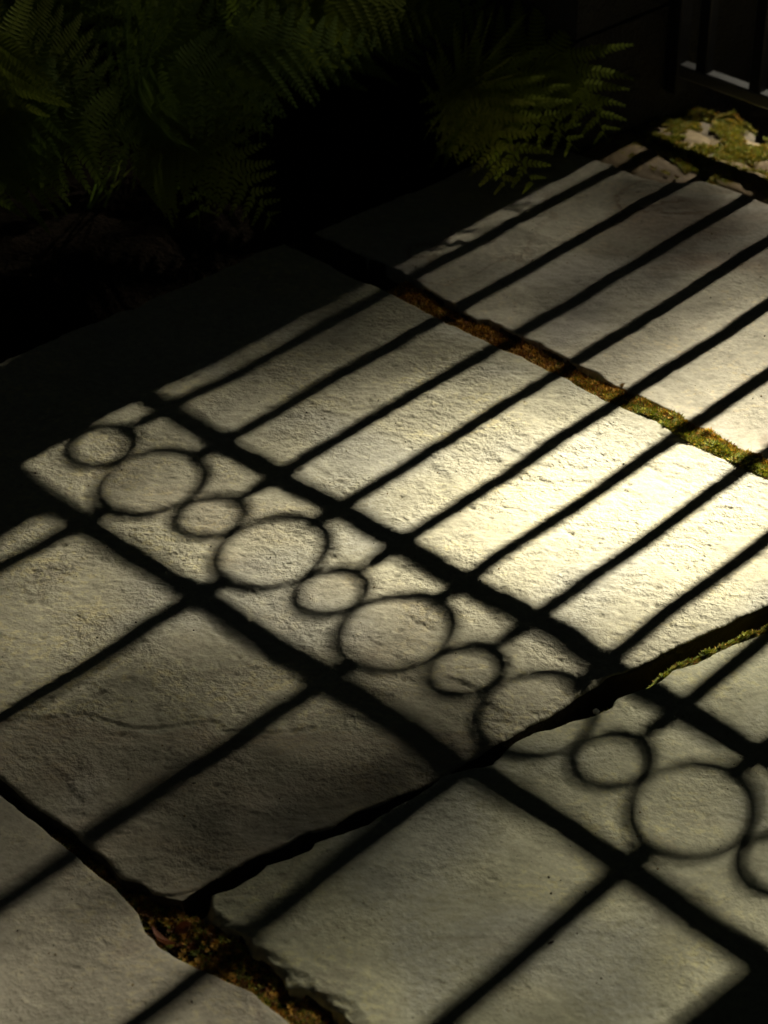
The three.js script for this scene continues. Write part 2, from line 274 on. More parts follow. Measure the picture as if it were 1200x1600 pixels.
// ------------------------------------------------------------------ soil, terrain
const soilMap = bytesTexture(512, (u, v, p) => { const n = 0.7 * noise(u * 32, v * 32) + 0.6 * noise(u * 128, v * 128 + 4) + 0.4 * noise(u * 256, v * 256), k = 0.009 * (1 + 0.9 * n); p[0] = k * 1.5; p[1] = k * 1.05; p[2] = k * 0.65; }, true);
const soilBump = bytesTexture(512, (u, v, p) => { p[0] = p[1] = p[2] = 0.5 + 0.4 * noise(u * 64, v * 64) + 0.3 * noise(u * 128, v * 128); }, false);
{
  const g = new THREE.PlaneGeometry(3.4, 4.2, 340, 420); g.rotateX(-Math.PI / 2); g.translate(0.3, 0, 1.5);
  const p = g.attributes.position;
  for (let i = 0; i < p.count; i++) {
    const x = p.getX(i), z = p.getZ(i), edge = smooth(-0.22, -0.32, x), back = smooth(0.02, -0.1, z);
    p.setY(i, -0.040 + 0.03 * edge - 0.05 * back + 0.006 * fbm(x * 30, z * 30, 3) + edge * 0.012 * noise(x * 8, z * 8) + 0.029 * smooth(0.525, 0.55, z) * smooth(0.60, 0.575, z) * smooth(0.64, 0.60, x) * smooth(-0.15, 0.12, x) + 0.018 * smooth(1.325, 1.345, z) * smooth(1.40, 1.37, z) * smooth(0.40, 0.48, x));
  }
  g.computeVertexNormals();
  const sm = soilMap.clone(); sm.repeat.set(9, 11); sm.needsUpdate = true; const sb = soilBump.clone(); sb.repeat.set(9, 11); sb.needsUpdate = true;
  const m = new THREE.Mesh(g, new THREE.MeshPhysicalMaterial({ map: sm, bumpMap: sb, bumpScale: 0.004, roughness: 1, specularIntensity: 0.1 }));
  m.receiveShadow = m.castShadow = true;
  structure(m, 'soil', 'dark moist soil under and beside the flagstones');
  const far = new THREE.PlaneGeometry(600, 600, 60, 60); far.rotateX(-Math.PI / 2); far.translate(0, -0.16, 0);
  const fm = soilMap.clone(); fm.repeat.set(600, 600); fm.needsUpdate = true;
  const f = new THREE.Mesh(far, new THREE.MeshStandardMaterial({ map: fm, color: lin(0.9, 1, 0.7), roughness: 1 })); f.receiveShadow = true;
  structure(f, 'ground', 'shaded bare ground of the garden');
}

// ------------------------------------------------------------------ rubble threshold in front of the gate
const rubbleMat = [[0.17, 0.12, 0.065], [0.15, 0.11, 0.07], [0.19, 0.14, 0.075], [0.12, 0.095, 0.065]].map((c, i) => new THREE.MeshStandardMaterial({ map: bytesTexture(256, (u, v, p) => { const n = 1 + 0.3 * noise(u * 16 + i * 9, v * 16) + 0.35 * noise(u * 64, v * 64 + i); p[0] = c[0] * n; p[1] = c[1] * n; p[2] = c[2] * n; }, true), roughness: 0.9 }));
const rubble = [];
const threshold = structure(new THREE.Group(), 'threshold', 'strip of mossy rubble stones below the gate');
{
  const r = rng(5);
  const spots = [[-0.115, 0.115, 0.052, 0.034], [-0.045, 0.118, 0.045, 0.030], [-0.088, 0.045, 0.040, 0.026], [-0.02, 0.060, 0.036, 0.024], [0.038, 0.075, 0.040, 0.024], [0.10, 0.065, 0.042, 0.028], [0.0, 0.005, 0.045, 0.024], [-0.06, -0.01, 0.035, 0.022], [0.075, 0.01, 0.04, 0.026], [0.155, 0.03, 0.05, 0.03], [0.19, 0.08, 0.045, 0.03]];
  for (let k = 0; k < 11; k++) spots.push([0.25 + k * 0.065 + r() * 0.01, 0.03 + 0.06 * r(), 0.04, 0.03]);
  for (const q of spots) { q[2] *= 1.3; q[3] *= 1.3; }
  rubble.push(...spots);
  spots.forEach(([x, z, a, b], k) => {
    let g = new THREE.IcosahedronGeometry(1, 8); g.deleteAttribute('normal'); g.deleteAttribute('uv'); g = mergeVertices(g);
    const p = g.attributes.position, uv = [];
    for (let i = 0; i < p.count; i++) {
      const X = p.getX(i), Y = p.getY(i), Z = p.getZ(i), q = 1 / Math.pow(Math.abs(X) ** 3.2 + Math.abs(Y) ** 3.2 + Math.abs(Z) ** 3.2, 1 / 3.2);
      const m = q * (1 + 0.22 * noise(X * 1.7 + k * 5, Z * 1.7 + Y) + 0.10 * noise(X * 5 + k, Z * 5 + Y * 4) + 0.04 * noise(X * 16 + k, Z * 16 + Y * 9));
      p.setXYZ(i, X * m * a, Y * m * 0.012 + (Y > 0 ? 0.003 * noise(X * 2.5 + k * 3, Z * 2.5) : 0), Z * m * b); uv.push(X * 0.5 + 0.5 + k * 0.13, Z * 0.5 + 0.5);
    }
    g.setAttribute('uv', new THREE.Float32BufferAttribute(uv, 2)); g.computeVertexNormals();
    const m = part(k ? 'rubble_stone_' + String(k).padStart(3, '0') : 'rubble_stone', g, rubbleMat[k % 4], threshold);
    m.position.set(x, -0.022 + 0.007 * r(), z); m.rotation.y = (r() - 0.5) * 0.9;
  });
}

// ------------------------------------------------------------------ iron gate
const P0 = 0.08, RAIL0 = 0.060, RAIL2 = 0.7554, RAIL1 = 0.9017, TOP = 1.62, RB = 0.0457, RS = 0.0287, B = 0.016;
const iron = new THREE.MeshPhysicalMaterial({ color: lin(0.010, 0.010, 0.012), roughness: 0.38, metalness: 0, specularIntensity: 0.6, bumpMap: soilBump, bumpScale: 0.0006 });
const glareRail = new THREE.MeshPhysicalMaterial({ color: lin(0.045, 0.046, 0.052), roughness: 0.4, specularIntensity: 1, clearcoat: 0.6, clearcoatRoughness: 0.4 });   // sun glare of the lowest rail, put into a paler, glossier paint
function barGeo(w, h, d, c = 0.0016) {   // chamfered bar, upright, base at y = 0
  const s = new THREE.Shape(); s.moveTo(-w / 2 + c, -d / 2); s.lineTo(w / 2 - c, -d / 2); s.lineTo(w / 2, -d / 2 + c); s.lineTo(w / 2, d / 2 - c); s.lineTo(w / 2 - c, d / 2); s.lineTo(-w / 2 + c, d / 2); s.lineTo(-w / 2, d / 2 - c); s.lineTo(-w / 2, -d / 2 + c); s.closePath();
  const g = new THREE.ExtrudeGeometry(s, { depth: h, bevelEnabled: false }); g.rotateX(-Math.PI / 2); return g;
}
function tipped(g, y, up, w) { const t = new THREE.ConeGeometry(w * 0.70, 0.018, 4); t.rotateY(Math.PI / 4); if (!up) t.rotateX(Math.PI); t.translate(0, y + (up ? 0.009 : -0.009), 0); return mergeGeometries([g.toNonIndexed(), t.toNonIndexed()]); }
{
  const x0 = -1.52 * P0, x1 = 10.58 * P0, gate = thing('iron_gate', 'black wrought iron gate with a band of rings between two rails', 'gate');
  const rail = (name, y, h, d) => { const g = barGeo(h, x1 - x0, d); g.rotateZ(-Math.PI / 2); const m = part(name, g, iron, gate); m.position.set(x0, y, 0); return m; };
  rail('bottom_rail', RAIL0, B, B + 0.002).material = glareRail; rail('middle_rail', RAIL2, B, B + 0.003); rail('middle_rail', RAIL1, B + 0.001, B + 0.003); rail('top_rail', TOP, B, B + 0.003);
  const stile = barGeo(0.020, TOP + 0.03 - 0.03, 0.022); for (const x of [x0, x1]) part('stile', stile, iron, gate).position.set(x, 0.03, 0);
  const low = tipped(barGeo(0.0172, RAIL2 + 0.024 - RAIL0, B - 0.001), RAIL2 + 0.024 - RAIL0, true, B), high = tipped(barGeo(0.0205, TOP + 0.06 - (RAIL1 - 0.026), B - 0.001), TOP + 0.06 - (RAIL1 - 0.026), true, B);
  for (let s = -1; s <= 10; s++) { const m = part('lower_bar', low, iron, gate); m.position.set(s * P0, RAIL0, 0); m.rotation.z = 0.0016 * Math.sin(s * 5.1); }
  for (let s = 0; s <= 10; s += 2) { const m = part('upper_bar', high, iron, gate); m.position.set(s * P0, RAIL1 - 0.026, 0); m.rotation.z = 0.0014 * Math.sin(s * 3.3); }
  const ring = (r) => { const g = new THREE.LatheGeometry([[r - 0.0031, -0.0062], [r + 0.0031, -0.0062], [r + 0.0031, 0.0062], [r - 0.0031, 0.0062], [r - 0.0031, -0.0062]].map((p) => new THREE.Vector2(...p)), 64); g.rotateX(Math.PI / 2); return g.toNonIndexed(); };
  const big = ring(RB), small = ring(RS), yc = (RAIL1 + RAIL2) / 2;
  for (let s = -1; s <= 10; s++) {
    const even = s % 2 === 0, m = part(even ? 'large_ring' : 'small_ring', even ? big : small, iron, gate); m.geometry.computeVertexNormals();
    m.position.set(s * P0 + 0.001 * Math.sin(s * 7), yc + 0.0012 * Math.cos(s * 4.7), 0); m.rotation.y = 0.03 * Math.sin(s * 2.9);
  }
  for (let s = -0.5; s < 10; s++) { const k = Math.floor(s) % 2 === 0 ? RB : RS, c = part('collar', barGeo(0.0085, 0.011, 0.012), iron, gate); c.position.set(Math.floor(s) * P0 + k + (P0 - RB - RS) / 2, yc - 0.0055, 0); }
  for (const y of [0.2, 1.4]) { const h = part('hinge', barGeo(0.026, 0.05, 0.026), iron, gate); h.position.set(x0 - 0.016, y, 0.0); }
}

// ------------------------------------------------------------------ piers and garden wall
const masonry = (() => {
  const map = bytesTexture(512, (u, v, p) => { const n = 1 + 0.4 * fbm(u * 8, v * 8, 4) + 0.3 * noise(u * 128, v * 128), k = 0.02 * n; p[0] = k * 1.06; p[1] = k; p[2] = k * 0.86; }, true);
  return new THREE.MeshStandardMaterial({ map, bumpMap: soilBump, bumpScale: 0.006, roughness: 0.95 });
})();
function block(w, h, d, seed, rough = 0.006) {
  const n = (l) => Math.max(1, Math.round(l / 0.05)), g = new THREE.BoxGeometry(w, h, d, n(w), n(h), n(d)), p = g.attributes.position;
  for (let i = 0; i < p.count; i++) { const x = p.getX(i), y = p.getY(i), z = p.getZ(i); p.setXYZ(i, x + rough * noise(y * 9 + seed, z * 9), y + rough * 0.6 * noise(x * 9 + seed, z * 9), z + rough * noise(x * 9 + seed, y * 9)); }
  g.computeVertexNormals(); return g;
}
function pier(edge, sign, capEdge, w, label) {
  const o = thing('gate_pier', label, 'gate pier', edge + sign * w / 2, -0.16, 0, 'stone piers of the gate');
  let y = 0; for (const h of [0.3, 0.24, 0.27, 0.22, 0.227]) { part('stone_course', block(w - 0.002, h - 0.004, 0.36 - 0.002, y * 40 + edge * 9, 0.003), masonry, o).position.y = y + h / 2; y += h; }
  const cw = w + 2 * Math.abs(capEdge - edge), c = part('cap', block(cw, 0.13, 0.46, 4 + edge, 0.003), masonry, o); c.position.y = y + 0.065;
}
pier(-0.132, -1, -0.049, 0.13, 'stone gate pier with overhanging cap standing behind the ferns');
pier(0.856, 1, 0.747, 0.42, 'stone gate pier with overhanging cap on the right of the gate');
for (const [x0, x1, h, label] of [[-6, -0.268, 0.40, 'low stone garden wall running left from the gate behind the ferns'], [1.29, 6, 1.18, 'stone garden wall running right from the gate']]) {
  const w = thing('garden_wall', label, 'wall', (x0 + x1) / 2, -0.16, 0);
  part('masonry', block(x1 - x0, h, 0.26, x0), masonry, w).position.y = h / 2;
  part('coping', block(x1 - x0, 0.07, 0.32, x1), masonry, w).position.y = h + 0.035;
}

// ------------------------------------------------------------------ moss, dead grass and debris in the joints
function sprig(n, len, wid) {      // tuft of small pointed leaves
  const pos = [], r = rng(9 + n);
  for (let i = 0; i < n; i++) {
    const a = i / n * Math.PI * 2 + r(), lean = 0.7 + 0.75 * r(), dx = Math.cos(a), dz = Math.sin(a), L = len * (0.7 + 0.5 * r());
    const tx = dx * Math.sin(lean) * L, ty = Math.cos(lean) * L, tz = dz * Math.sin(lean) * L, mx = tx * 0.5, my = ty * 0.6, mz = tz * 0.5;
    pos.push(0, 0, 0, mx - dz * wid, my, mz + dx * wid, tx, ty, tz, 0, 0, 0, tx, ty, tz, mx + dz * wid, my, mz - dx * wid);
  }
  const g = new THREE.BufferGeometry(); g.setAttribute('position', new THREE.Float32BufferAttribute(pos, 3)); g.computeVertexNormals(); return g;
}
const leafy = (rough = 0.9, t = 0.25) => new THREE.MeshPhysicalMaterial({ color: 0xffffff, roughness: rough, side: THREE.DoubleSide, transmission: t, thickness: 0 });
function scatter(name, geo, mat, list, label, category) {
  const m = new THREE.InstancedMesh(geo, mat, list.length), M = new THREE.Matrix4(), q = new THREE.Quaternion(), e = new THREE.Euler(), v = new THREE.Vector3(), sc = new THREE.Vector3();
  list.forEach(([x, y, z, s, rx, ry, rz, c, sy], i) => { q.setFromEuler(e.set(rx, ry, rz)); m.setMatrixAt(i, M.compose(v.set(x, y, z), q, sc.set(s, s * (sy ?? 1), s))); m.setColorAt(i, c); });
  m.name = name; m.castShadow = m.receiveShadow = true; tag(m, label, category, null, 'stuff'); return m;
}
const mossTint = (r, dry) => { const k = 0.55 + 0.8 * r(); return r() < dry ? (r() < 0.6 ? lin(0.66 * k, 0.38 * k, 0.05 * k) : lin(0.26 * k, 0.10 * k, 0.018 * k)) : r() < 0.3 ? lin(0.46 * k, 0.41 * k, 0.035 * k) : lin(0.20 * k, 0.25 * k, 0.02 * k); };
{
  const r = rng(21), A = [], C = [], Bm = [], T = [];
  const zA = (x) => [at(Afar, (x + 0.2) / 0.86, 0)[1], at(Amain, (x + 0.2) / 0.812, 0)[1]];
  for (let i = 0; i < 26000; i++) {
    const x = -0.05 + 0.66 * r(), [z0, z1] = zA(x), t = r(), z = lerp(z0 + 0.001, z1 - 0.001, t), lush = smooth(0.14, 0.36, x + 0.10 * noise(x * 30, 3));
    const mound = 0.5 + 0.9 * noise(x * 45, z * 60) + 0.35 * noise(x * 120, z * 120);
    if (r() > 0.30 + 0.7 * lush + 0.9 * noise(x * 38 + 3, z * 38)) continue;
    const y = -0.0085 + 0.006 * lush * (0.4 + 0.6 * mound) + 0.004 * mound - 0.003 * (1 - lush);
    A.push([x, y, z, 0.7 + 0.6 * r(), (r() - 0.5) * 0.8, r() * 6.3, (r() - 0.5) * 0.8, mossTint(r, lerp(0.95, t < 0.4 ? 0.55 : 0.12, lush))]);
  }
  for (let i = 0; i < 9000; i++) {
    const z = 0.62 + 0.40 * r(), x0 = at(Cmain, (z - 0.583) / 0.756, 1)[0], x1 = at(CLR, (z - 0.583) / 0.754, 1)[0];
    const t = Math.pow(r(), 0.55), x = lerp(x0, x1, 0.45 + 0.55 * t), lush = smooth(0.93, 0.86, z + 0.05 * noise(z * 50, 1)); if (r() > 0.12 + lush) continue;
    C.push([x - 0.001, -0.028 + 0.026 * t * (0.3 + lush * 0.7) + 0.006 * noise(x * 90, z * 90), z, 0.7 + 0.5 * r(), (r() - 0.5) * 0.8, r() * 6.3, (r() - 0.5) * 0.8, mossTint(r, 0.15)]);
  }
  for (let i = 0; i < 7000; i++) {
    const x = 0.38 + 0.34 * r(), z0 = x < 0.515 ? at(Bmain, (x + 0.2) / 0.713, 0)[1] : at(BLR, (x - 0.522) / 0.498, 0)[1], z1 = at(BLL, x / 0.86, 0)[1], z = lerp(z0, z1, r());
    const patch = noise(x * 34, z * 34 + 5); if (r() > 0.45 + patch) continue;
    Bm.push([x, -0.021 + 0.008 * r() + 0.012 * Math.max(0, patch), z, 0.6 + 0.5 * r(), (r() - 0.5) * 1.2, r() * 6.3, (r() - 0.5) * 1.2, mossTint(r, 0.6)]);
  }
  for (let i = 0; i < 30000; i++) {
    const x = -0.16 + 0.45 * r(), z = -0.06 + 0.19 * r(), n = noise(x * 22, z * 22 + 8) + 0.4 * noise(x * 70, z * 70); if (n < -0.10) continue;
    let top = -0.03; for (const [cx, cz, a, b] of rubble) { const q = 1 - Math.abs((x - cx) / a) ** 3.2 - Math.abs((z - cz) / b) ** 3.2; if (q > 0) top = Math.max(top, -0.020 + 0.0125 * q ** 0.31); }
    T.push([x, Math.max(top, -0.020 + 0.024 * Math.min(0.6, n)), z, 0.8 + 0.6 * r(), (r() - 0.5) * 0.8, r() * 6.3, (r() - 0.5) * 0.8, r() < 0.6 ? lin(0.30 * (0.7 + 0.6 * r()), 0.27, 0.035) : mossTint(r, 0.2)]);
  }
  const g = sprig(6, 0.0046, 0.00075), m = leafy();
  scene.add(scatter('moss', g, m, A, 'green and yellow moss cushions filling the sunlit joint between flagstones', 'moss'));
  scene.add(scatter('moss_001', g, m, C, 'thin green moss along the dark joint at the right', 'moss'));
  scene.add(scatter('moss_002', g, m, Bm, 'sparse moss specks in the soil-filled joint in the foreground', 'moss'));
  scene.add(scatter('moss_003', g, m, T, 'yellow green moss over the rubble stones below the gate', 'moss'));
  // dead grass blades and roots standing in the joint
  const bl = new THREE.BufferGeometry(), bp = []; for (let i = 0; i < 5; i++) { const y0 = i / 5, y1 = (i + 1) / 5, b0 = 0.25 * y0 * y0, b1 = 0.25 * y1 * y1, w0 = 0.045 * (1 - y0), w1 = 0.045 * (1 - y1); bp.push(-w0, y0, b0, w0, y0, b0, w1, y1, b1, -w0, y0, b0, w1, y1, b1, -w1, y1, b1); }
  bl.setAttribute('position', new THREE.Float32BufferAttribute(bp, 3)); bl.computeVertexNormals();
  const D = [];
  for (let i = 0; i < 900; i++) {
    const x = 0.02 + 0.42 * r(), [z0, z1] = zA(x), z = lerp(z0 + 0.002, z1 - 0.002, r() * 0.7), k = 0.5 + 0.9 * r();
    D.push([x, -0.013, z, 0.008 + 0.016 * r() * r(), (r() - 0.5) * 1.3, r() * 6.3, (r() - 0.5) * 1.3, r() < 0.2 ? lin(0.34 * k, 0.22 * k, 0.09 * k) : lin(0.17 * k, 0.07 * k, 0.018 * k)]);
  }
  for (let i = 0; i < 420; i++) {
    const x = 0.42 + 0.29 * r(), z0 = x < 0.515 ? at(Bmain, (x + 0.2) / 0.713, 0)[1] : at(BLR, (x - 0.522) / 0.498, 0)[1], z1 = at(BLL, x / 0.86, 0)[1], z = lerp(z0, z1, r()), k = 0.5 + r();
    D.push([x, -0.020, z, 0.008 + 0.018 * r() * r(), (r() - 0.5) * 2.4, r() * 6.3, (r() - 0.5) * 2.4, r() < 0.15 ? lin(0.30 * k, 0.24 * k, 0.06 * k) : lin(0.13 * k, 0.055 * k, 0.016 * k)]);
  }
  scene.add(scatter('dead_grass', bl, leafy(0.9, 0.15), D, 'rust brown dead grass and roots standing in the joints', 'dead grass'));
}
function curledLeaf(L, W, curl, seed) {
  const g = new THREE.PlaneGeometry(L, 1, 18, 6), p = g.attributes.position;
  for (let i = 0; i < p.count; i++) {
    const t = p.getX(i) / L + 0.5, v = p.getY(i) * 2, w = W * Math.pow(Math.sin(Math.PI * Math.min(1, Math.max(0, t))), 0.8) * 0.5, a = (t - 0.5) * curl;
    p.setXYZ(i, Math.sin(a) * L / curl, (1 - Math.cos(a)) * L / curl + v * v * w * 0.7 + 0.0006 * noise(t * 9 + seed, v * 3), v * w + 0.0008 * noise(t * 7, seed));
  }
  g.computeVertexNormals(); return g;
}
{
  const mk = (c) => new THREE.MeshPhysicalMaterial({ color: lin(...c), roughness: 0.75, side: THREE.DoubleSide, transmission: 0.3, thickness: 0, bumpMap: soilBump, bumpScale: 0.0004 });
  const put = (L, W, curl, c, x, y, z, rx, ry, rz, label) => { const m = new THREE.Mesh(curledLeaf(L, W, curl, x * 99), mk(c)); m.name = numbered('dry_leaf'); m.castShadow = m.receiveShadow = true; m.position.set(x, y, z); m.rotation.set(rx, ry, rz); scene.add(tag(m, label, 'leaf', 'dry leaves in the foreground joint')); };
  put(0.036, 0.009, 1.5, [0.28, 0.075, 0.02], 0.522, -0.013, 1.371, -0.7, -0.25, 0.1, 'long rust red dry leaf curled along the edge of the tan flagstone');
  put(0.017, 0.010, 1.2, [0.32, 0.10, 0.025], 0.527, -0.010, 1.352, 0.5, 0.9, 0.3, 'small orange dry leaf at the corner where three flagstones meet');
  put(0.010, 0.005, 1.9, [0.36, 0.24, 0.10], 0.262, 0.000, 0.551, 0.2, 0.7, 0.5, 'pale curled scrap of leaf standing on the edge of the far flagstone');
  const peb = new THREE.IcosahedronGeometry(0.0028, 3), pp = peb.attributes.position; for (let i = 0; i < pp.count; i++) { const m = 1 + 0.25 * noise(pp.getX(i) * 400, pp.getZ(i) * 400 + pp.getY(i) * 300); pp.setXYZ(i, pp.getX(i) * m, pp.getY(i) * m * 0.7, pp.getZ(i) * m); } peb.computeVertexNormals();
  const pm = new THREE.Mesh(peb, new THREE.MeshStandardMaterial({ color: lin(0.6, 0.58, 0.54), roughness: 0.7 })); pm.name = 'pebble'; pm.position.set(0.578, -0.002, 0.958); shade(pm); scene.add(tag(pm, 'tiny white pebble on the rim of the dark joint', 'pebble'));
  // scraps of leaf litter lying on the stones
  const r = rng(88), sm = new THREE.MeshStandardMaterial({ color: lin(0.035, 0.028, 0.018), roughness: 0.9, side: THREE.DoubleSide }), sg = [0, 1, 2].map((k) => curledLeaf(0.0062, 0.0026, 1 + k * 0.5, k * 4));
  const spots = [[0.728, 1.182, sNear, 'largest dark scrap of leaf litter on the olive grey flagstone'], [0.712, 1.126, sNear, 'dark scrap of leaf litter just inside the lower rail shadow on the olive grey flagstone'], [0.235, 1.0, sMain, 'dark scrap of leaf litter inside a large ring shadow'], [0.42, 1.25, sMain, 'dark scrap of leaf litter on the brown lower corner of the buff flagstone'], [0.59, 1.40, sLeft, 'dark scrap of leaf litter on the tan flagstone beside a bar shadow']];
  spots.forEach(([x, z, s, label], i) => { const m = new THREE.Mesh(sg[i % 3], sm); m.name = numbered('leaf_scrap'); shade(m); m.position.set(x, s.height(x, z, 1) + 0.0006, z); m.rotation.set((r() - 0.5) * 0.4, r() * 6.3, (r() - 0.5) * 0.4); m.scale.setScalar(i ? 0.6 : 0.95); scene.add(tag(m, label, 'leaf scrap', 'dark scraps of leaf litter on the flagstones')); });
}

{ // grit and crumbs of litter on the stones
  const r = rng(314), list = [], g = new THREE.IcosahedronGeometry(1, 0);
  for (let i = 0; i < 2600; i++) {
    const [st, x0, x1, z0, z1] = [[sMain, -0.02, 0.53, 0.6, 1.33], [sNear, 0.62, 1.0, 0.62, 1.31], [sLeft, 0.3, 0.8, 1.39, 1.7], [sFar, -0.1, 0.6, 0.19, 0.53]][i % 4], x = lerp(x0, x1, r()), z = lerp(z0, z1, r());
    if (noise(x * 11 + 5, z * 11) < -0.12 + 0.3 * (r() - 0.5)) continue;
    const k = 0.6 + 0.8 * r(), q = r(), d = 0.00025 + 0.0007 * r() ** 3;
    list.push([x, st.height(x, z, 1) + d * 0.3, z, d, r() * 6.3, r() * 6.3, r() * 6.3, q < 0.35 ? lin(0.05 * k, 0.04 * k, 0.028 * k) : q < 0.7 ? lin(0.45 * k, 0.42 * k, 0.34 * k) : lin(0.26 * k, 0.18 * k, 0.08 * k), 0.6 + 0.8 * r()]);
  }
  scene.add(scatter('grit', g, new THREE.MeshStandardMaterial({ color: 0xffffff, roughness: 0.9 }), list, 'fine grit and crumbs of litter scattered on the flagstones', 'grit'));
}

// ------------------------------------------------------------------ ferns
function frondGeometry(root, mid, tip, seed, pairs = 16, spread = 0.30) {
  const curve = new THREE.CatmullRomCurve3([new THREE.Vector3(...root), new THREE.Vector3(...mid).lerp(new THREE.Vector3(...root), 0.45).add(new THREE.Vector3(0, 0.03, 0)), new THREE.Vector3(...mid), new THREE.Vector3(...tip)], false, 'centripetal');
  const L = curve.getLength(), r = rng(seed), pos = [], Y = new THREE.Vector3(0.42, 0.74, 0.52).normalize();      // blades lean out from the wall towards the light
  const tri = (a, b, c) => pos.push(a.x, a.y, a.z, b.x, b.y, b.z, c.x, c.y, c.z);
  const N = 40; let pa, pb;
  for (let i = 0; i <= N; i++) {      // rachis
    const t = i / N, p = curve.getPointAt(t), d = curve.getTangentAt(t), s = new THREE.Vector3().crossVectors(d, Y).normalize().multiplyScalar(0.0016 * (1.1 - t));
    const a = p.clone().add(s), b = p.clone().sub(s); if (i) { tri(pa, pb, b); tri(pa, b, a); } pa = a; pb = b;
  }
  for (let k = 0; k < pairs; k++) for (const sd of [-1, 1]) {
    const t = 0.30 + 0.69 * Math.pow((k + (sd > 0 ? 0.3 : 0)) / pairs, 0.92); if (t > 0.995) continue;
    const o = curve.getPointAt(t), d = curve.getTangentAt(t), side = new THREE.Vector3().crossVectors(d, Y).normalize().multiplyScalar(sd), up = new THREE.Vector3().crossVectors(side, d).normalize().multiplyScalar(sd);
    const q = (t - 0.30) / 0.7, len = L * spread * Math.pow(1 - q, 0.8) * (0.6 + 0.4 * smooth(0, 0.2, q)) * (0.9 + 0.2 * r()) + 0.003;
    const dir = side.clone().multiplyScalar(0.90).addScaledVector(d, 0.42 + 0.15 * r()).normalize(), droop = 0.08 + 0.22 * r();
    const across = new THREE.Vector3().crossVectors(dir, up).normalize(), n = Math.max(5, Math.round(len / 0.0052)), hw = Math.min(0.016, len * 0.21);
    const pt = (u) => o.clone().addScaledVector(dir, len * u).addScaledVector(up, -droop * len * u * u);
    for (let i = 0; i < n; i++) {
      const u0 = i / n, u1 = (i + 0.86) / n, a = pt(u0), b = pt(u1), w = hw * Math.pow(1 - u0, 0.75) * (0.8 + 0.3 * r());
      for (const e of [-1, 1]) { const m = pt(u0 + 1.25 / n).addScaledVector(across, e * w).addScaledVector(up, -w * 0.25); const m2 = pt(u0 + 0.45 / n).addScaledVector(across, e * w * 0.8).addScaledVector(up, -w * 0.1); tri(a, m2, m); tri(a, m, b); }
    }
  }
  const g = new THREE.BufferGeometry(); g.setAttribute('position', new THREE.Float32BufferAttribute(pos, 3)); g.computeVertexNormals(); return g;
}
const fernMats = [[0.12, 0.17, 0.020], [0.15, 0.19, 0.022], [0.095, 0.145, 0.022]].map((c) => new THREE.MeshPhysicalMaterial({ color: lin(...c), roughness: 1, specularIntensity: 0.25, side: THREE.DoubleSide, transmission: 0.5, thickness: 0 }));
function fern(label, root, fronds, seed, spread, pairs = 16, mats = fernMats) {
  const o = thing('fern', label, 'fern', root[0], root[1], root[2], 'ferns in the bed beside the path');
  const rel = (p) => [p[0] - root[0], p[1] - root[1], p[2] - root[2]];
  fronds.forEach(([m, t], i) => part('frond', frondGeometry([0.01 * Math.sin(i * 2), 0, 0.01 * Math.cos(i * 2)], rel(m), rel(t), seed + i, pairs, spread), mats[(i + seed) % 3], o));
}
const F = [[[-0.331, 0.17, 0.56], [-0.239, 0.16, 0.375]], [[-0.299, 0.22, 0.612], [-0.232, 0.04, 0.673]], [[-0.217, 0.13, 0.663], [-0.158, 0.05, 0.626]], [[-0.383, 0.25, 0.8], [-0.354, 0.14, 0.645]], [[-0.333, 0.2, 0.794], [-0.364, 0.12, 0.675]], [[-0.291, 0.18, 0.779], [-0.28, 0.09, 0.678]], [[-0.398, 0.2, 0.86], [-0.393, 0.1, 0.797]], [[-0.461, 0.25, 0.564], [-0.362, 0.18, 0.687]], [[-0.271, 0.22, 0.681], [-0.222, 0.12, 0.557]], [[-0.32, 0.2, 0.404], [-0.247, 0.16, 0.27]], [[-0.293, 0.18, 0.276], [-0.231, 0.13, 0.176]], [[-0.48, 0.25, 0.639], [-0.416, 0.2, 0.659]]];
fern('dark green fern whose frond tips hang lowest over the path edge', [-0.43, -0.01, 0.66], [F[0], F[1], F[2], F[8]], 11, 0.30);
fern('dark green fern at the left edge of the picture', [-0.52, -0.01, 0.86], [F[3], F[4], F[5], F[6], F[11]], 31, 0.30);
fern('dark green fern near the wall at the top of the picture', [-0.46, -0.01, 0.42], [F[7], F[9], F[10], [[-0.42, 0.25, 0.36], [-0.35, 0.21, 0.25]]], 51, 0.30);
const G = [[[-0.153, 0.12, 0.305], [-0.039, 0.06, 0.284]], [[-0.139, 0.12, 0.341], [-0.039, 0.03, 0.351]], [[-0.137, 0.12, 0.364], [-0.059, 0.03, 0.377]], [[-0.164, 0.12, 0.184], [-0.035, 0.08, 0.172]], [[-0.151, 0.12, 0.198], [-0.03, 0.06, 0.244]], [[-0.174, 0.12, 0.325], [-0.14, 0.05, 0.391]], [[-0.168, 0.14, 0.203], [-0.061, 0.11, 0.256]]];
fern('small fern with sunlit brightness put into its green leaning over the far flagstone by the gate pier', [-0.235, -0.01, 0.30], G.filter((f, i) => i !== 3 && i !== 6).map((f) => f.map(([x, y, z]) => [x + 0.008, y + 0.01, z])), 71, 0.33, 11, [[0.26, 0.32, 0.03], [0.30, 0.33, 0.04], [0.22, 0.28, 0.03]].map((c) => { const m = fernMats[0].clone(); m.color = lin(...c); return m; }));  // sunfleck brightness of this clump is put into lighter leaf colours

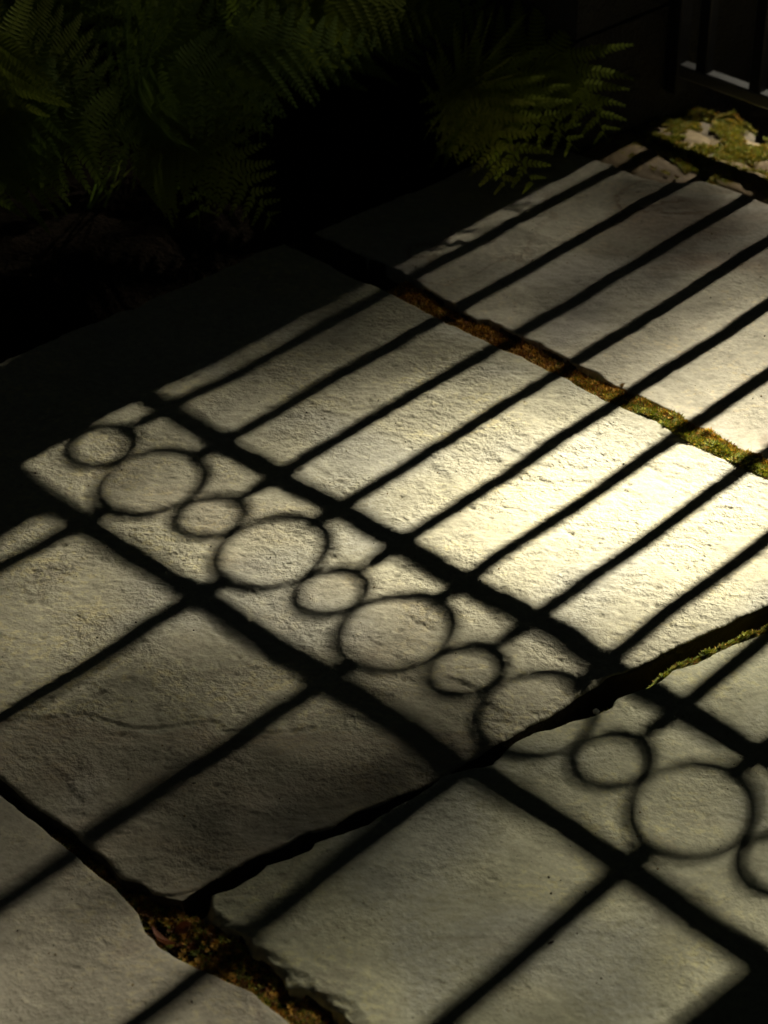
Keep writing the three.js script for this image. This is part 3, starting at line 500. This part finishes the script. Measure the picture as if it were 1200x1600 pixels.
// ------------------------------------------------------------------ tree beyond the gate whose crown dapples the sun
{
  // how much of the sun the gaps in the crown let through to places on the path (x, z, share)
  const light = [[0.341,0.729,1],[0.295,0.836,0.765],[0.483,0.789,0.765],[0.48,0.649,0.95],[0.412,0.562,0.85],[0.307,0.426,0.552],[0.187,0.272,0.225],[0.239,0.496,0.281],[0.122,0.461,0.055],[0.024,0.239,0.055],[0.044,0.148,0.055],[-0.005,0.012,0.6],[0.102,0.042,0.6],[0.037,0.467,0.055],[0.102,0.634,0.22],[0.11,0.733,0.33],[0.048,0.761,0.1],[-0.02,0.758,0.07],[0,0.846,0.14],[-0.05,0.843,0.091],[0.325,0.908,0.585],[0.238,0.894,0.5],[0.23,0.989,0.33],[0.062,0.981,0.19],[-0.015,0.995,0.18],[-0.031,1.043,0.217],[-0.047,0.945,0.091],[0.379,1.001,0.4],[0.188,1.088,0.26],[0.129,1.147,0.217],[0.317,1.127,0.26],[0.203,1.205,0.203],[0.369,1.273,0.055],[0.427,1.192,0.055],[0.463,1.122,0.055],[0.536,1.158,0.055],[0.476,1.301,0.055],[0.472,0.982,0.2],[0.494,0.911,0.45],[0.525,0.84,0.45],[0.525,1.001,0.07],[0.632,0.845,0.22],[0.624,0.959,0.158],[0.713,0.989,0.176],[0.674,0.874,0.24],[0.67,1.124,0.154],[0.683,1.207,0.184],[0.634,1.256,0.138],[0.767,1.094,0.275],[0.776,1.176,0.275],[0.808,1.108,0.275],[0.683,1.305,0.182],[0.392,1.355,0.148],[0.482,1.455,0.173],[0.546,1.391,0.148],[0.568,1.438,0.173],[0.578,1.304,0.055],[0.57,1.123,0.055],[0.516,1.508,0.161],[0.799,0.944,0.176],[0.656,0.746,0.4],[0.476,0.497,0.552],[0.286,0.234,0.281],[-0.522,0.725,0.07],[-0.501,0.452,0.07],[-0.338,0.286,0.045],[-0.202,0.148,0.045],[-0.247,-0.087,0.045],[-0.214,-0.244,0.045],[-0.101,0.522,0.03],[-0.186,0.813,0.045],[-0.121,0.647,0.03],[-0.175,0.987,0.03],[-0.4,0.6,0.07],[-0.4,0.4,0.07],[-0.3,0.5,0.07],[-0.45,0.8,0.07],[-0.04,0.55,0.05],[-0.06,0.66,0.023],[-0.14,0.75,0.03],[-0.15,0.5,0.04],[0.38,0.7,1],[0.3,0.76,1],[0.45,0.72,1],[0.08,0.3,0.035],[0.1,0.38,0.05],[0.03,0.4,0.03],[0.05,0.2,0.06],[0.16,0.2,0.15],[0.2,0.35,0.25],[0.15,0.47,0.2],[-0.02,0.2,0.05],[0.06,0.52,0.07],[-0.08,0.42,0.1],[-0.03,0.36,0.22],[-0.05,0.42,0.16],[-0.02,0.3,0.2],[-0.04,0.5,0.06],[0.4,1.25,0.035],[0.45,1.2,0.035],[0.5,1.15,0.04],[0.45,1.28,0.035],[0.5,1.25,0.035],[0.38,1.3,0.05],[0.52,1.31,0.05],[0.55,1.06,0.055],[0.52,1.05,0.06],[0.575,1.15,0.05],[0.6,1.18,0.07],[0.48,1.08,0.08],[-0.03,0.7,0.035],[0.0,0.68,0.049],[0.02,0.62,0.049],[0.05,0.58,0.1]];
  const through = (x, z) => { let s = 0, w = 0; for (const [a, b, t] of light) { const d2 = (x - a) ** 2 + (z - b) ** 2, k = 1 / (d2 * d2 + 4e-5) + 0.02 / (d2 + 0.01); s += k * Math.log(t); w += k; } return Math.exp(s / w); };
  const r = rng(404), D = 15, base = new THREE.Vector3(0.3, -0.16, 0.6).addScaledVector(SUN, D); base.y = -0.16; base.x -= 3.2;
  const tree = thing('shade_tree', 'tall broadleaf tree beyond the gate whose crown dapples the sunlight', 'tree', base.x, base.y, base.z);
  const bark = new THREE.MeshStandardMaterial({ map: soilMap, color: lin(2.6, 2.4, 2.2), bumpMap: soilBump, bumpScale: 0.02, roughness: 0.95 });
  const limb = (pts, r0, r1) => { const c = new THREE.CatmullRomCurve3(pts.map((p) => new THREE.Vector3(...p))), g = new THREE.TubeGeometry(c, 24, 1, 12, false), p = g.attributes.position, v = new THREE.Vector3(); for (let i = 0; i <= 24; i++) { const o = c.getPointAt(i / 24), k = lerp(r0, r1, Math.pow(i / 24, 0.8)); for (let j = 0; j <= 12; j++) { const q = i * 13 + j; v.fromBufferAttribute(p, q).sub(o).multiplyScalar(k).add(o); p.setXYZ(q, v.x, v.y, v.z); } } g.computeVertexNormals(); return g; };
  part('trunk', limb([[0, 0, 0], [0.1, 3, -0.1], [0.05, 6.5, 0.1], [-0.2, 10, 0]], 0.42, 0.16), bark, tree);
  for (let i = 0; i < 9; i++) { const a = i * 2.4 + 1.2, y = 5 + i * 0.6; part('limb', limb([[0.05, y, 0], [-0.9 + Math.cos(a) * 0.9, y + 1.2, Math.sin(a) * 1.3], [-1.8 + Math.cos(a) * 1.6, y + 2.6, Math.sin(a) * 2.6]], 0.13, 0.03), bark, tree); }
  const leaf = new THREE.BufferGeometry();
  leaf.setAttribute('position', new THREE.Float32BufferAttribute([0, 0, -0.5, 0.2, 0.03, -0.1, 0, 0, 0.5, 0, 0, -0.5, 0, 0, 0.5, -0.2, 0.03, -0.1, 0.2, 0.03, -0.1, 0.17, 0.03, 0.15, 0, 0, 0.5, -0.2, 0.03, -0.1, 0, 0, 0.5, -0.17, 0.03, 0.15], 3)); leaf.computeVertexNormals();
  const list = [], S = 0.044, TAU = 8.5, leafArea = 0.30 * S * S * 0.62, per = TAU / leafArea;     // leaves per square metre across the beam at full density
  const X0 = -1.7, X1 = 1.9, Z0 = -0.9, Z1 = 2.5, total = Math.round((X1 - X0) * (Z1 - Z0) * SUN.y * per);
  for (let i = 0; i < total; i++) {
    const x = X0 + (X1 - X0) * ((i * 0.7548776662466927) % 1), z = Z0 + (Z1 - Z0) * ((i * 0.5698402909980532) % 1);
    const tau = Math.min(TAU, -1.85 * Math.log(through(x, z)));
    if (r() > tau / TAU) continue;
    const d = D + (r() - 0.5) * 3, k = 0.55 + 0.9 * r();
    list.push([x + SUN.x * d - base.x + (r() - 0.5) * 0.02, SUN.y * d - base.y, z + SUN.z * d - base.z + (r() - 0.5) * 0.02, S * (0.75 + 0.5 * r()), r() * 6.3, r() * 6.3, r() * 6.3, lin(0.06 * k, 0.11 * k, 0.02 * k)]);
  }
  const c = new THREE.Vector3(0.3, 0, 0.6).addScaledVector(SUN, D);
  for (let i = 0; i < 26000; i++) {    // the rest of the crown
    const a = r() * 6.283, u = r() * 2 - 1, q = Math.pow(r(), 0.4), s = Math.sqrt(1 - u * u), lump = 1 + 0.25 * Math.sin(a * 3 + u * 4);
    const X = c.x - 2.4 + Math.cos(a) * s * 4.2 * q * lump, Y = c.y - 0.4 + u * 3.6 * q * lump, Z = c.z + Math.sin(a) * s * 4.2 * q * lump;
    const k = Y / SUN.y, gx = X - SUN.x * k, gz = Z - SUN.z * k; if (gx > X0 && gx < X1 && gz > Z0 && gz < Z1) continue;
    const b = 0.55 + 0.9 * r(); list.push([X - base.x, Y - base.y, Z - base.z, 0.13 * (0.7 + 0.6 * r()), r() * 6.3, r() * 6.3, r() * 6.3, lin(0.06 * b, 0.11 * b, 0.02 * b)]);
  }
  const crown = scatter('crown', leaf, leafy(0.7, 0.0), list, '', ''); crown.userData = { kind: 'stuff' }; tree.add(crown);
  console.log('leaves', list.length);
}

renderer.render(scene, camera);
